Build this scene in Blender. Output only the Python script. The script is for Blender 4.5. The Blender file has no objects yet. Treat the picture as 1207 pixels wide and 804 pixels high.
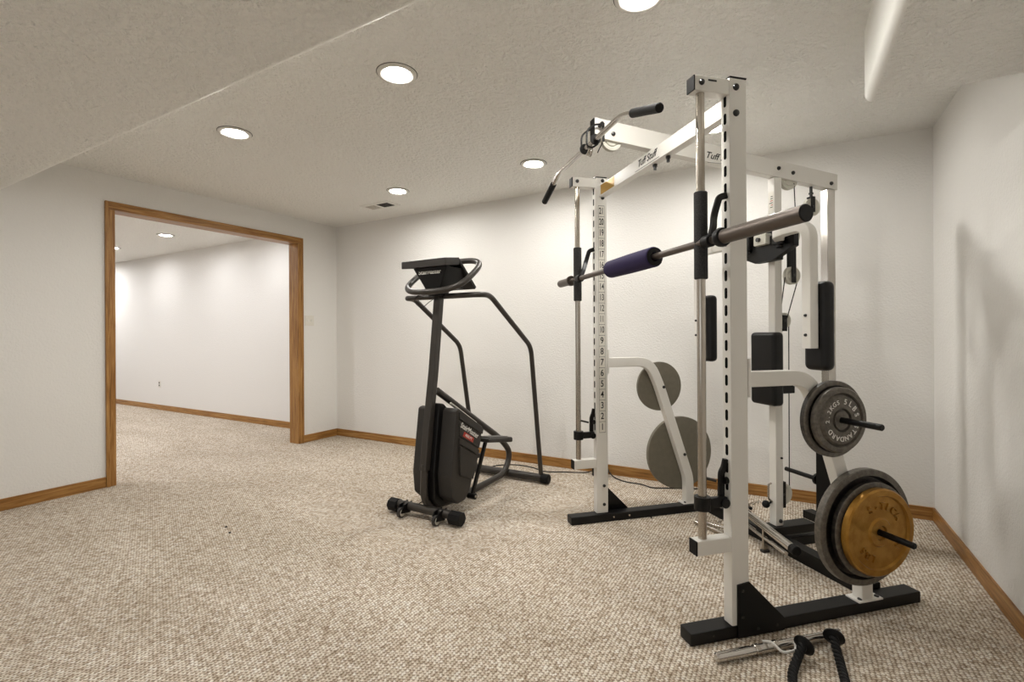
import bpy, bmesh, math, random
from mathutils import Vector, Matrix
random.seed(7)
PI = math.pi
S = bpy.context.scene
COL = S.collection

# ------------------------------------------------------------------ materials
def lin(c):
    return tuple(((v/12.92) if v <= .04045 else ((v+.055)/1.055)**2.4) for v in c)
def rgb(r, g, b):
    return lin((r/255, g/255, b/255)) + (1,)
def mat(name, col, rough=.5, metal=0., spec=.5, coat=0.):
    m = bpy.data.materials.new(name); m.use_nodes = True
    p = m.node_tree.nodes['Principled BSDF']
    p.inputs['Base Color'].default_value = col
    p.inputs['Roughness'].default_value = rough
    p.inputs['Metallic'].default_value = metal
    p.inputs['Specular IOR Level'].default_value = spec
    p.inputs['Coat Weight'].default_value = coat
    return m
def N(m, t, **kw):
    n = m.node_tree.nodes.new(t)
    for k, v in kw.items():
        if k.startswith('i_'):
            n.inputs[k[2:].replace('_', ' ')].default_value = v
        else: setattr(n, k, v)
    return n
def L(m, a, b): m.node_tree.links.new(a, b)
def P(m): return m.node_tree.nodes['Principled BSDF']
def pos(m, scale=(1, 1, 1), rot=(0, 0, 0)):
    g = N(m, 'ShaderNodeNewGeometry'); mp = N(m, 'ShaderNodeMapping')
    mp.inputs['Scale'].default_value = scale; mp.inputs['Rotation'].default_value = rot
    L(m, g.outputs['Position'], mp.inputs['Vector']); return mp.outputs['Vector']
def ramp(m, fac, stops):
    r = N(m, 'ShaderNodeValToRGB'); e = r.color_ramp.elements
    while len(e) < len(stops): e.new(.5)
    for k, (p, c) in zip(e, stops): k.position = p; k.color = c
    L(m, fac, r.inputs['Fac']); return r.outputs['Color']
def bump(m, h, strength, dist):
    b = N(m, 'ShaderNodeBump'); b.inputs['Strength'].default_value = strength
    b.inputs['Distance'].default_value = dist
    L(m, h, b.inputs['Height']); L(m, b.outputs['Normal'], P(m).inputs['Normal'])

def noise_paint(name, col, scale, strength, dist, rough=.7, var=.03):
    m = mat(name, col, rough, spec=.25)
    v = pos(m)
    n = N(m, 'ShaderNodeTexNoise', i_Scale=scale, i_Detail=3.)
    L(m, v, n.inputs['Vector']); bump(m, n.outputs['Fac'], strength, dist)
    return m
M_WALL = noise_paint('wall_paint', rgb(232, 230, 226), 80, .55, .006, .62)
FILL_S = 1.0  # strength of the fill panel added behind the camera
M_WHITEROOM = noise_paint('wall_paint_far_room', rgb(226, 225, 226), 95, .25, .003, .62)

def knockdown():
    m = mat('ceiling_knockdown', rgb(247, 246, 241), .6, spec=.3)
    v = pos(m)
    n0 = N(m, 'ShaderNodeTexNoise', i_Scale=9., i_Detail=2.); L(m, v, n0.inputs['Vector'])
    mx = N(m, 'ShaderNodeVectorMath', operation='MULTIPLY_ADD')
    L(m, n0.outputs['Color'], mx.inputs[0]); mx.inputs[1].default_value = (.06, .06, .06); L(m, v, mx.inputs[2])
    n = N(m, 'ShaderNodeTexNoise', i_Scale=42., i_Detail=3., i_Roughness=.55); L(m, mx.outputs[0], n.inputs['Vector'])
    h = ramp(m, n.outputs['Fac'], [(.36, (0, 0, 0, 1)), (.64, (1, 1, 1, 1))])
    bump(m, h, .85, .012)
    return m
M_CEIL = knockdown()
M_BEAD = mat('ceiling_corner_bead', rgb(247, 246, 241), .6, spec=.3)

def carpet():
    m = mat('berber_carpet', rgb(190, 176, 160), .95, spec=.1)
    v = pos(m, (66, 76, 1), (0, 0, 0))
    sx = N(m, 'ShaderNodeSeparateXYZ'); L(m, v, sx.inputs[0])
    def MT(op, a, b_=None):
        q = N(m, 'ShaderNodeMath', operation=op)
        for i, z in enumerate((a, b_)):
            if z is None: continue
            if isinstance(z, (int, float)): q.inputs[i].default_value = z
            else: L(m, z, q.inputs[i])
        return q.outputs[0]
    par = MT('MULTIPLY', MT('MODULO', MT('ABSOLUTE', MT('FLOOR', sx.outputs[0])), 2.), .5)
    cb = N(m, 'ShaderNodeCombineXYZ'); L(m, sx.outputs[0], cb.inputs[0]); L(m, MT('ADD', sx.outputs[1], par), cb.inputs[1])
    v = cb.outputs[0]
    vo = N(m, 'ShaderNodeTexVoronoi', feature='F1'); vo.inputs['Scale'].default_value = 1.
    vo.inputs['Randomness'].default_value = .30
    L(m, v, vo.inputs['Vector'])
    wn = N(m, 'ShaderNodeTexWhiteNoise', noise_dimensions='3D'); L(m, vo.outputs['Position'], wn.inputs['Vector'])
    c = ramp(m, wn.outputs['Value'], [(0., rgb(196, 180, 160)), (.25, rgb(216, 203, 185)), (.5, rgb(231, 221, 205)), (.8, rgb(239, 231, 217)), (1., rgb(245, 240, 231))])
    # gaps between loops are darker
    g = ramp(m, vo.outputs['Distance'], [(.28, (1, 1, 1, 1)), (.64, (.36, .30, .25, 1))])
    mu = N(m, 'ShaderNodeMix', data_type='RGBA', blend_type='MULTIPLY'); mu.inputs[0].default_value = 1.
    L(m, c, mu.inputs[6]); L(m, g, mu.inputs[7])
    # soft vacuum tracks and traffic wear
    v2 = pos(m, (.9, 2.4, 1), (0, 0, .5))
    n2 = N(m, 'ShaderNodeTexNoise', i_Scale=1.3, i_Detail=4., i_Roughness=.6); L(m, v2, n2.inputs['Vector'])
    w = ramp(m, n2.outputs['Fac'], [(.35, (.86, .845, .82, 1)), (.62, (1, 1, 1, 1))])
    mu2 = N(m, 'ShaderNodeMix', data_type='RGBA', blend_type='MULTIPLY'); mu2.inputs[0].default_value = 1.
    L(m, mu.outputs[2], mu2.inputs[6]); L(m, w, mu2.inputs[7])
    L(m, mu2.outputs[2], P(m).inputs['Base Color'])
    inv = N(m, 'ShaderNodeMath', operation='SUBTRACT'); inv.inputs[0].default_value = 1.
    L(m, vo.outputs['Distance'], inv.inputs[1]); bump(m, inv.outputs[0], .9, .006)
    return m
M_CARPET = carpet()

def oak(name, sc, dark=1.):
    m = mat(name, rgb(180, 126, 62), .38, spec=.45)
    v = pos(m, sc)
    n = N(m, 'ShaderNodeTexNoise', i_Scale=1., i_Detail=6., i_Roughness=.65, i_Distortion=.6); L(m, v, n.inputs['Vector'])
    c = ramp(m, n.outputs['Fac'], [(.28, rgb(98, 62, 24)), (.45, rgb(146, 101, 48)), (.58, rgb(170, 125, 68)), (.75, rgb(190, 150, 94))])
    L(m, c, P(m).inputs['Base Color']); bump(m, n.outputs['Fac'], .15, .002)
    return m
M_OAKX = oak('oak_grain_x', (3, 60, 60)); M_OAKY = oak('oak_grain_y', (60, 3, 60)); M_OAKZ = oak('oak_grain_z', (60, 60, 3))

M_WHITE = mat('white_powder_coat', rgb(226, 223, 216), .32, spec=.5)
M_BLACK = mat('black_powder_coat', rgb(10, 9, 9), .42, spec=.3)
M_RUBBER = mat('black_rubber', rgb(13, 12, 12), .6, spec=.25)
M_VINYL = mat('black_vinyl', rgb(11, 10, 10), .38, spec=.35)
M_CHROME = mat('chrome', rgb(200, 196, 190), .19, 1.)
M_STEEL = mat('brushed_steel', rgb(182, 175, 165), .24, 1.)
M_DKSTEEL = mat('dark_steel_bar', rgb(104, 96, 90), .40, .9)
M_BOLT = mat('bolt_cap_black', rgb(20, 19, 19), .3, spec=.6)
M_INK = mat('black_ink', rgb(22, 20, 20), .6)
M_LABEL = mat('label_white', rgb(228, 224, 214), .5)
M_GOLDLABEL = mat('gold_label', rgb(170, 130, 40), .4, .4)
M_PURPLE = mat('purple_nylon', rgb(46, 38, 72), .75, spec=.2)
M_GREY = mat('charcoal_plastic', rgb(50, 47, 44), .5, spec=.35)
M_GREY2 = mat('charcoal_tube', rgb(62, 58, 54), .38, .3)
M_PEDAL = mat('pedal_tread', rgb(74, 72, 70), .6)
M_PULLEY = mat('pulley_nylon', rgb(205, 202, 190), .45)
M_IVORY = mat('ivory_plate', rgb(224, 220, 210), .4)
M_RED = mat('red_ink', rgb(176, 52, 38), .5)
M_OFFWHITE = mat('silver_ink', rgb(226, 224, 218), .5)
M_TRIMW = mat('light_trim_white', rgb(236, 234, 228), .45)
M_RING = mat('light_ring_white', rgb(222, 220, 214), .5)
M_DARKSLOT = mat('dark_slot', rgb(14, 13, 13), .9, spec=.1)
def speckle(name, base, c2, scale, rough, metal=0.):
    m = mat(name, base, rough, metal); v = pos(m)
    n = N(m, 'ShaderNodeTexNoise', i_Scale=scale, i_Detail=4.); L(m, v, n.inputs['Vector'])
    L(m, ramp(m, n.outputs['Fac'], [(.4, base), (.65, c2)]), P(m).inputs['Base Color'])
    bump(m, n.outputs['Fac'], .15, .002)
    return m
M_IRON = speckle('grey_cast_iron', rgb(92, 87, 80), rgb(112, 106, 97), 60, .42, .35)
M_IRONDK = speckle('dark_cast_iron', rgb(44, 41, 38), rgb(66, 61, 55), 60, .4, .3)
M_IRONBACK = speckle('olive_grey_iron', rgb(112, 107, 93), rgb(118, 112, 98), 30, .6, .1)
M_GOLD = speckle('gold_painted_iron', rgb(158, 112, 40), rgb(176, 132, 58), 25, .36, .6)
M_FOAM = speckle('black_foam', rgb(24, 23, 23), rgb(56, 54, 53), 380, .85)

def emis(name, col, s):
    m = mat(name, col); P(m).inputs['Emission Color'].default_value = col
    P(m).inputs['Emission Strength'].default_value = s; return m

# ------------------------------------------------------------------ mesh builder
class MB:
    def __init__(s): s.bm = bmesh.new(); s.mats = []
    def mi(s, m):
        if m not in s.mats: s.mats.append(m)
        return s.mats.index(m)
    def _absorb(s, b, m, mtx=None):
        i = s.mi(m)
        for f in b.faces: f.material_index = i
        if mtx: b.transform(mtx)
        me = bpy.data.meshes.new('t'); b.to_mesh(me); b.free(); s.bm.from_mesh(me); bpy.data.meshes.remove(me)
    def box(s, x0, x1, y0, y1, z0, z1, m, bev=0., mtx=None, seg=2):
        b = bmesh.new(); bmesh.ops.create_cube(b, size=1)
        b.transform(Matrix.Translation(((x0+x1)/2, (y0+y1)/2, (z0+z1)/2)) @ Matrix.Diagonal((abs(x1-x0), abs(y1-y0), abs(z1-z0), 1)))
        if bev: bmesh.ops.bevel(b, geom=b.edges[:], offset=bev, segments=seg, profile=.5, affect='EDGES')
        s._absorb(b, m, mtx); return s
    def hexa(s, bot, top, m, bev=0.):
        b = bmesh.new(); v = [b.verts.new(p) for p in list(bot)+list(top)]
        n = len(bot)
        b.faces.new(v[:n][::-1]); b.faces.new(v[n:])
        for i in range(n): b.faces.new((v[i], v[(i+1) % n], v[n+(i+1) % n], v[n+i]))
        bmesh.ops.recalc_face_normals(b, faces=b.faces[:])
        if bev: bmesh.ops.bevel(b, geom=b.edges[:], offset=bev, segments=2, profile=.5, affect='EDGES')
        s._absorb(b, m); return s
    def prism(s, poly, axis, c0, c1, m, bev=0.):
        """poly of 2-D points in the two axes other than axis, in xyz order."""
        def p3(q, c): 
            l = list(q); l.insert(axis, c); return l
        return s.hexa([p3(q, c0) for q in poly], [p3(q, c1) for q in poly], m, bev)
    def lathe(s, prof, p0, axis, m, seg=40, mats=None):
        """prof: (distance along axis, radius); solid of revolution."""
        b = bmesh.new(); ax = Vector(axis).normalized(); p0 = Vector(p0)
        u = ax.orthogonal().normalized(); w = ax.cross(u)
        rings = []
        for (d, r) in prof:
            if r < 1e-6: rings.append([b.verts.new(p0+ax*d)])
            else: rings.append([b.verts.new(p0+ax*d+(u*math.cos(2*PI*k/seg)+w*math.sin(2*PI*k/seg))*r) for k in range(seg)])
        for k, (A, B) in enumerate(zip(rings, rings[1:])):
            i = s.mi(mats[k] if mats else m)
            for j in range(seg):
                a0, a1 = A[j % len(A)], A[(j+1) % len(A)]; b0, b1 = B[j % len(B)], B[(j+1) % len(B)]
                vs = []
                for x in (a0, a1, b1, b0):
                    if x not in vs: vs.append(x)
                if len(vs) >= 3:
                    f = b.faces.new(vs); f.material_index = i
        bmesh.ops.recalc_face_normals(b, faces=b.faces[:])
        me = bpy.data.meshes.new('t'); b.to_mesh(me); b.free(); s.bm.from_mesh(me); bpy.data.meshes.remove(me)
        return s
    def cyl(s, p0, p1, r, m, seg=20, bev=0.):
        p0, p1 = Vector(p0), Vector(p1); l = (p1-p0).length; e = min(bev, r*.5, l*.3)
        pr = [(0, 0), (0, r), (l, r), (l, 0)] if not e else [(0, 0), (0, r-e), (e, r), (l-e, r), (l, r-e), (l, 0)]
        return s.lathe(pr, p0, p1-p0, m, seg)
    def sweep(s, pts, section, m, closed=False, up=None, cap=True):
        pts = [Vector(p) for p in pts]; n = len(pts); b = bmesh.new()
        T = []
        for i in range(n):
            a = pts[(i-1) % n] if (closed or i > 0) else pts[i]
            c = pts[(i+1) % n] if (closed or i < n-1) else pts[i]
            T.append((c-a).normalized())
        nrm = (Vector(up) if up else T[0].orthogonal()); rings = []
        for i in range(n):
            t = T[i]
            if up: nrm = Vector(up)
            nrm = (nrm - t*nrm.dot(t)).normalized(); bi = t.cross(nrm)
            k = 1.
            rings.append([b.verts.new(pts[i]+nrm*x*k+bi*y*k) for x, y in section])
        q = len(section); R = range(n if closed else n-1)
        for i in R:
            A, B = rings[i], rings[(i+1) % n]
            for j in range(q): b.faces.new((A[j], A[(j+1) % q], B[(j+1) % q], B[j]))
        if cap and not closed: b.faces.new(rings[0][::-1]); b.faces.new(rings[-1])
        bmesh.ops.recalc_face_normals(b, faces=b.faces[:])
        s._absorb(b, m); return s
    def tube(s, pts, r, m, seg=14, closed=False):
        return s.sweep(pts, [(r*math.cos(2*PI*k/seg), r*math.sin(2*PI*k/seg)) for k in range(seg)], m, closed)
    def rtube(s, pts, w, h, m, up, c=.007):
        """rectangular tube: w along 'up', h across."""
        w /= 2; h /= 2
        return s.sweep(pts, [(w-c, h), (w-c*.3, h-c*.3), (w, h-c), (w, -h+c), (w-c*.3, -h+c*.3), (w-c, -h), (-w+c, -h), (-w+c*.3, -h+c*.3), (-w, -h+c), (-w, h-c), (-w+c*.3, h-c*.3), (-w+c, h)], m, up=up)
    def text(s, body, size, mtx, m, depth=.0006, shear=0., align='CENTER', sx=1.):
        cu = bpy.data.curves.new('txt', 'FONT'); cu.body = body; cu.size = size; cu.extrude = depth; cu.offset = size*.012; cu.shear = shear
        cu.align_x = align; cu.align_y = 'CENTER'
        o = bpy.data.objects.new('txt', cu); COL.objects.link(o)
        dg = bpy.context.evaluated_depsgraph_get(); me = bpy.data.meshes.new_from_object(o.evaluated_get(dg))
        b = bmesh.new(); b.from_mesh(me)
        bpy.data.objects.remove(o); bpy.data.meshes.remove(me); bpy.data.curves.remove(cu)
        s._absorb(b, m, mtx @ Matrix.Diagonal((sx, 1, 1, 1))); return s
    def build(s, name, parent=None, smooth=True, loc=None):
        for e in s.bm.edges:
            e.smooth = len(e.link_faces) == 2 and e.calc_face_angle(0) < math.radians(34)
        for f in s.bm.faces: f.smooth = smooth
        me = bpy.data.meshes.new(name)
        if loc is not None: s.bm.transform(Matrix.Translation(-Vector(loc)))
        s.bm.to_mesh(me); s.bm.free()
        for m in s.mats: me.materials.append(m)
        o = bpy.data.objects.new(name, me); COL.objects.link(o)
        if loc is not None: o.location = loc
        if parent: o.parent = parent
        wn = o.modifiers.new('weighted', 'WEIGHTED_NORMAL'); wn.keep_sharp = True; wn.weight = 80
        return o

def fillet(pts, r, n=6, closed=False):
    pts = [Vector(p) for p in pts]; out = []; N_ = len(pts)
    for i, p in enumerate(pts):
        if not closed and i in (0, N_-1): out.append(p); continue
        a, c = pts[(i-1) % N_], pts[(i+1) % N_]; u = (a-p); w = (c-p)
        rr = r[i] if isinstance(r, (list, tuple)) else r
        d = min(rr, u.length*.49, w.length*.49)
        A = p+u.normalized()*d; B = p+w.normalized()*d
        for k in range(n+1):
            t = k/n; out.append(A*(1-t)**2 + p*2*t*(1-t) + B*t*t)
    return out
def spline(pts, n=8, closed=False):
    pts = [Vector(p) for p in pts]; out = []; N_ = len(pts)
    g = lambda i: pts[i % N_] if closed else pts[max(0, min(N_-1, i))]
    for i in range(N_ if closed else N_-1):
        a, b, c, d = g(i-1), g(i), g(i+1), g(i+2)
        for k in range(n):
            t = k/n; out.append(.5*((2*b)+(c-a)*t+(2*a-5*b+4*c-d)*t*t+(3*b-a-3*c+d)*t**3))
    if not closed: out.append(pts[-1])
    return out
def empty(name, loc=(0, 0, 0), rz=0.):
    o = bpy.data.objects.new(name, None); COL.objects.link(o); o.location = loc; o.rotation_euler = (0, 0, rz)
    o.empty_display_size = .1; return o
def tag(o, label, cat, group=None):
    o['label'] = label; o['category'] = cat
    if group: o['group'] = group
    return o
def struct(o): o['kind'] = 'structure'; return o
def TM(p, rx=0, ry=0, rz=0):
    return Matrix.Translation(p) @ Matrix.Rotation(rz, 4, 'Z') @ Matrix.Rotation(ry, 4, 'Y') @ Matrix.Rotation(rx, 4, 'X')

# ------------------------------------------------------------------ room
XL, YB, XR, H = -4.7425, 4.01, .7927, 2.5067
ZS = 2.1995          # underside of the dropped ceiling
YS = 1.1436          # its front edge
YN = -3.4            # wall behind the camera
T = .125
XF, HF = -12.2, 2.53   # far room
DA0, DA1, DT = 1.798, 3.473, 2.222   # clear opening in the left wall

struct(MB().box(XF, XR+.2, YN-.2, YB+.2, -.12, 0, M_CARPET).build('floor', smooth=False))
struct(MB().box(XF-.2, XR+.2, YB, YB+.14, 0, 2.7, M_WALL).build('wall_back', smooth=False))
struct(MB().box(XR, XR+.14, YN, YB, 0, 2.7, M_WALL).build('wall_right', smooth=False))
WX0, WX1, WZ0, WZ1 = -3.7, -.5, .75, 1.95  # opening for an unseen window, added to let fill light in
w = MB(); w.box(XL-T, WX0, YN-.14, YN, 0, 2.7, M_WALL); w.box(WX1, XR, YN-.14, YN, 0, 2.7, M_WALL)
w.box(WX0, WX1, YN-.14, YN, 0, WZ0, M_WALL); w.box(WX0, WX1, YN-.14, YN, WZ1, 2.7, M_WALL)
struct(w.build('wall_front', smooth=False))
M_FILL = mat('added_fill_glow', (.9, .95, 1, 1)); P(M_FILL).inputs['Emission Color'].default_value = (.93, .96, 1, 1); P(M_FILL).inputs['Emission Strength'].default_value = FILL_S
struct(MB().box(WX0-.4, WX1+.4, YN-.36, YN-.35, WZ0-.4, WZ1+.4, M_FILL).build('added_fill_window', smooth=False))  # glowing panel added outside the opening to brighten ceiling and walls
m = MB(); FW = .06
m.box(WX0, WX1, YN-.12, YN+.02, WZ0, WZ0+FW, M_TRIMW, .004); m.box(WX0, WX1, YN-.12, YN+.02, WZ1-FW, WZ1, M_TRIMW, .004)
for x in (WX0, (WX0*2+WX1)/3, (WX0+2*WX1)/3, WX1-FW): m.box(x, x+FW, YN-.12, YN+.02, WZ0+FW, WZ1-FW, M_TRIMW, .004)
struct(m.build('added_window_frame'))  # frame of the added window
w = MB()
w.box(XL-T, XL, YN, DA0-.015, 0, 2.7, M_WALL); w.box(XL-T, XL, DA1+.015, YB, 0, 2.7, M_WALL)
w.box(XL-T, XL, DA0-.015, DA1+.015, DT+.015, 2.7, M_WALL)
struct(w.build('wall_left', smooth=False))
w = MB(); w.box(XF-.14, XF, -.5, YB, 0, 2.7, M_WHITEROOM); w.box(XF, XL-T, -.64, -.5, 0, 2.7, M_WHITEROOM)
struct(w.build('wall_far', smooth=False))
# ceilings: the high field, the dropped part over the camera and the boxed soffit on the right
c = MB()
c.box(XL-.01, XR+.01, YN, YB+.01, H, H+.1, M_CEIL)
r_ = .038
b = bmesh.new()
outl = [(XL-.005, YN), (XR+.005, YN), (XR+.005, 2.6352), (.2864, 2.6352), (.2864, YS), (XL-.005, YS)]
v0 = [b.verts.new((x, y, ZS)) for x, y in outl]; v1 = [b.verts.new((x, y, H+.01)) for x, y in outl]
b.faces.new(v0[::-1]); b.faces.new(v1)
for i in range(6): b.faces.new((v0[i], v0[(i+1) % 6], v1[(i+1) % 6], v1[i]))
bmesh.ops.recalc_face_normals(b, faces=b.faces[:])
es = [e for e in b.edges if all(v.co.z < ZS+.01 for v in e.verts) and not (abs(e.verts[0].co.y-YN) < .01 and abs(e.verts[1].co.y-YN) < .01)
      and not (e.verts[0].co.x > XR and e.verts[1].co.x > XR) and not (e.verts[0].co.x < XL and e.verts[1].co.x < XL)]
es += [e for e in b.edges if abs(e.verts[0].co.z-e.verts[1].co.z) > .1 and abs(e.verts[0].co.x-.2864) < .01 and e.verts[0].co.y > 2]
bmesh.ops.bevel(b, geom=es, offset=r_, segments=8, profile=.5, affect='EDGES')
i0, i1 = c.mi(M_CEIL), c.mi(M_BEAD)
b.normal_update()
for f in b.faces: f.material_index = i0 if abs(f.normal.z) > .97 else i1
me = bpy.data.meshes.new('t'); b.to_mesh(me); b.free(); c.bm.from_mesh(me); bpy.data.meshes.remove(me)
struct(c.build('ceiling'))
struct(MB().box(XF, XL-T+.01, -.5, YB, HF, HF+.1, M_CEIL).build('ceiling_far', smooth=False))
# baseboards
BH, BT = .083, .013
def bboard(name, x0, x1, y0, y1, m):
    struct(MB().box(x0, x1, y0, y1, 0, BH, m, .003).build(name))
bboard('baseboard_back', XL, XR, YB-BT, YB, M_OAKX)
bboard('baseboard_right', XR-BT, XR, YN, YB-BT, M_OAKY)
bb = MB(); CW = .066
bb.box(XL, XL+BT, YN, DA0-CW, 0, BH, M_OAKY, .003); bb.box(XL, XL+BT, DA1+CW, YB-BT, 0, BH, M_OAKY, .003)
struct(bb.build('baseboard_left'))
bboard('baseboard_far', XF, XL-T, YB-BT, YB, M_OAKX)
# oak casing and jamb of the opening
t = MB()
for (xa, xb) in ((XL, XL+.018), (XL-T-.018, XL-T)):
    t.box(xa, xb, DA0-CW, DA0, 0, DT, M_OAKZ, .004); t.box(xa, xb, DA1, DA1+CW, 0, DT, M_OAKZ, .004)
    t.box(xa, xb, DA0-CW, DA1+CW, DT, DT+CW, M_OAKY, .004)
t.box(XL+.018, XL+.023, DA0-CW, DA0-CW+.022, 0, DT+CW, M_OAKZ, .002); t.box(XL+.018, XL+.023, DA1+CW-.022, DA1+CW, 0, DT+CW, M_OAKZ, .002)
t.box(XL+.018, XL+.023, DA0-CW+.022, DA1+CW-.022, DT+CW-.022, DT+CW, M_OAKY, .002)
t.box(XL-T-.001, XL+.001, DA0-.015, DA0, 0, DT, M_OAKZ); t.box(XL-T-.001, XL+.001, DA1, DA1+.015, 0, DT, M_OAKZ)
t.box(XL-T-.001, XL+.001, DA0-.015, DA1+.015, DT, DT+.015, M_OAKY)
struct(t.build('trim_1'))

# ------------------------------------------------------------------ recessed lights
LIGHT_S = 255.
M_LAMP = emis('lamp_lens_warm', (1, .976, .93, 1), LIGHT_S)
M_LAMP3 = emis('lamp_lens_added_fill', (1, .972, .935, 1), LIGHT_S*.3)
M_LAMP2 = emis('lamp_lens_far_room', (.985, .98, 1, 1), LIGHT_S*.8)
M_LAMP4 = emis('lamp_lens_far_room_side', (.985, .98, 1, 1), LIGHT_S*1.9)
def recessed(x, y, zc, label, group, m=None, k=1.):
    e = empty('recessed_light', (x, y, zc)); tag(e, label, 'ceiling light', group)
    t = MB(); t.lathe([(0, .064), (0, .101), (.002, .101), (.002, .098), (.007, .097), (.010, .088), (.011, .078), (.004, .064)], (0, 0, 0), (0, 0, -1), M_RING, 48, mats=[M_RING, M_GREY, M_GREY, M_RING, M_RING, M_RING, M_RING]); t.build('trim_ring', e)
    l = MB(); l.lathe([(.001, 0), (.001, .0640), (.004, .0640), (.0055, .055), (.0062, 0)], (0, 0, 0), (0, 0, -1), m or M_LAMP, 40); l.build('lens', e)
    return e
G1 = 'recessed lights in the high ceiling'
recessed(-1.695, 1.813, H, 'round recessed ceiling light, large, left of the pull-up rack and nearest', G1)
recessed(-3.085, 1.812, H, 'round recessed ceiling light nearest the oak-cased opening', G1)
recessed(-3.07, 3.287, H, 'round recessed ceiling light just right of the ceiling vent', G1)
recessed(-1.695, 3.295, H, 'round recessed ceiling light left of the lat pulldown bar near the back wall', G1)
recessed(-.497, 1.870, H, 'round recessed ceiling light cut by the top edge of the photo', G1)
recessed(-.40, 3.30, H, 'round recessed ceiling light seen between the rod and upright of the rack', G1)
G2 = 'added fill lights behind the camera'
for (x, y) in ((-3.6, -.1), (-1.5, -.5), (-3.6, -2.2), (-1.5, -2.2), (.1, -2.2)):  # unseen fixtures, added as fill for the room
    recessed(x, y, ZS+.0015, 'unseen round fill light added to the dropped ceiling behind the camera', G2, M_LAMP3)
G3 = 'recessed lights in the far room'
recessed(-7.08, 3.24, HF, 'recessed light in the ceiling seen through the opening, the fully visible one', G3, M_LAMP2)
recessed(-8.76, 3.30, HF, 'recessed light in the far room half hidden by the left casing of the opening', G3, M_LAMP2)
recessed(-5.75, 3.28, HF, 'recessed light in the far room hidden above the opening casing', G3, M_LAMP2)
for (x, y) in ((-5.9, 1.2), (-7.6, 1.2), (-9.6, 1.4), (-10.6, 3.3)):
    recessed(x, y, HF, 'recessed light in the far room out of view beside the opening', G3, M_LAMP4)

# vent
e = empty('ceiling_vent', (-3.57, 3.56, H)); tag(e, 'white rectangular ceiling air vent with dark louvers near the back corner', 'vent')
v = MB(); v.box(-.19, .19, -.095, .095, -.006, 0, M_TRIMW, .002); v.box(-.155, .155, -.062, .062, -.0085, -.006, M_TRIMW, .001); v.build('frame', e)
v = MB()
v.box(.01, .152, -.055, .055, -.0095, -.0085, M_DARKSLOT)
for i in range(9): v.box(.028+.014*i, .034+.014*i, -.055, .055, -.0115, -.0095, M_GREY)
v.build('louvers', e)
v = MB(); v.box(-.152, -.01, -.055, .055, -.0095, -.0085, M_TRIMW)
for i in range(9): v.box(-.144+.014*i, -.139+.014*i, -.055, .055, -.0115, -.0095, M_STEEL)
v.build('louvers', e)
# wall plates
e = empty('light_switch', (XL, 3.628, 1.372)); tag(e, 'ivory double light switch on the left wall beside the oak casing', 'switch')
MB().box(0, .006, -.058, .058, -.058, .058, M_IVORY, .002).build('plate', e)
for s in (-1, 1): MB().box(.006, .015, s*.023-.005, s*.023+.005, -.012, .012, M_GREY if 0 else M_TRIMW, .002).build('toggle', e)
e = empty('wall_outlet', (-8.98, YB, .42)); tag(e, 'small white wall outlet low on the far room wall', 'outlet')
o_ = MB(); o_.box(-.036, .036, -.006, 0, -.058, .058, M_IVORY, .002); o_.build('plate', e)
MB().box(-.015, .015, -.008, -.006, .008, .034, M_GREY).box(-.015, .015, -.008, -.006, -.034, -.008, M_GREY).build('socket', e)
# crumbs
for (x, y, n) in ((-3.073, 1.737, 'dark crumb lying on the open carpet, the further one'), (-2.963, 1.695, 'dark crumb lying on the open carpet, the nearer one')):
    m = MB(); b = bmesh.new(); bmesh.ops.create_icosphere(b, subdivisions=2, radius=.008)
    for q in b.verts: q.co *= random.uniform(.7, 1.15); q.co.z *= .6
    m._absorb(b, M_IRONDK); o = m.build('carpet_crumb', loc=None); o.location = (x, y, .005); tag(o, n, 'debris')

# ------------------------------------------------------------------ smith machine
TH = math.radians(44.7); O = (-.334, 1.941, 0)
mach = empty('smith_machine', O, TH)
tag(mach, 'white and black steel smith machine rack with lat pulldown boom and pec arms', 'exercise machine')
# local axes: x = depth (b), y = width (a), z
def bolt(m, b, a, z, d, r=.011):
    m.lathe([(0, r), (.004, r), (.008, r*.8), (.010, r*.35), (.010, 0)], (b, a, z), d, M_BOLT, 16)

def capsule(m, y, z, h, w, x):
    pl = []
    n = 7; r = w/2
    for k in range(n+1): t_ = PI*k/n; pl.append((y+r*math.cos(t_), z+h/2-r+r*math.sin(t_)))
    for k in range(n+1): t_ = PI+PI*k/n; pl.append((y+r*math.cos(t_), z-h/2+r+r*math.sin(t_)))
    m.prism(pl, 0, x, x-.0006, M_DARKSLOT)

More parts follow.
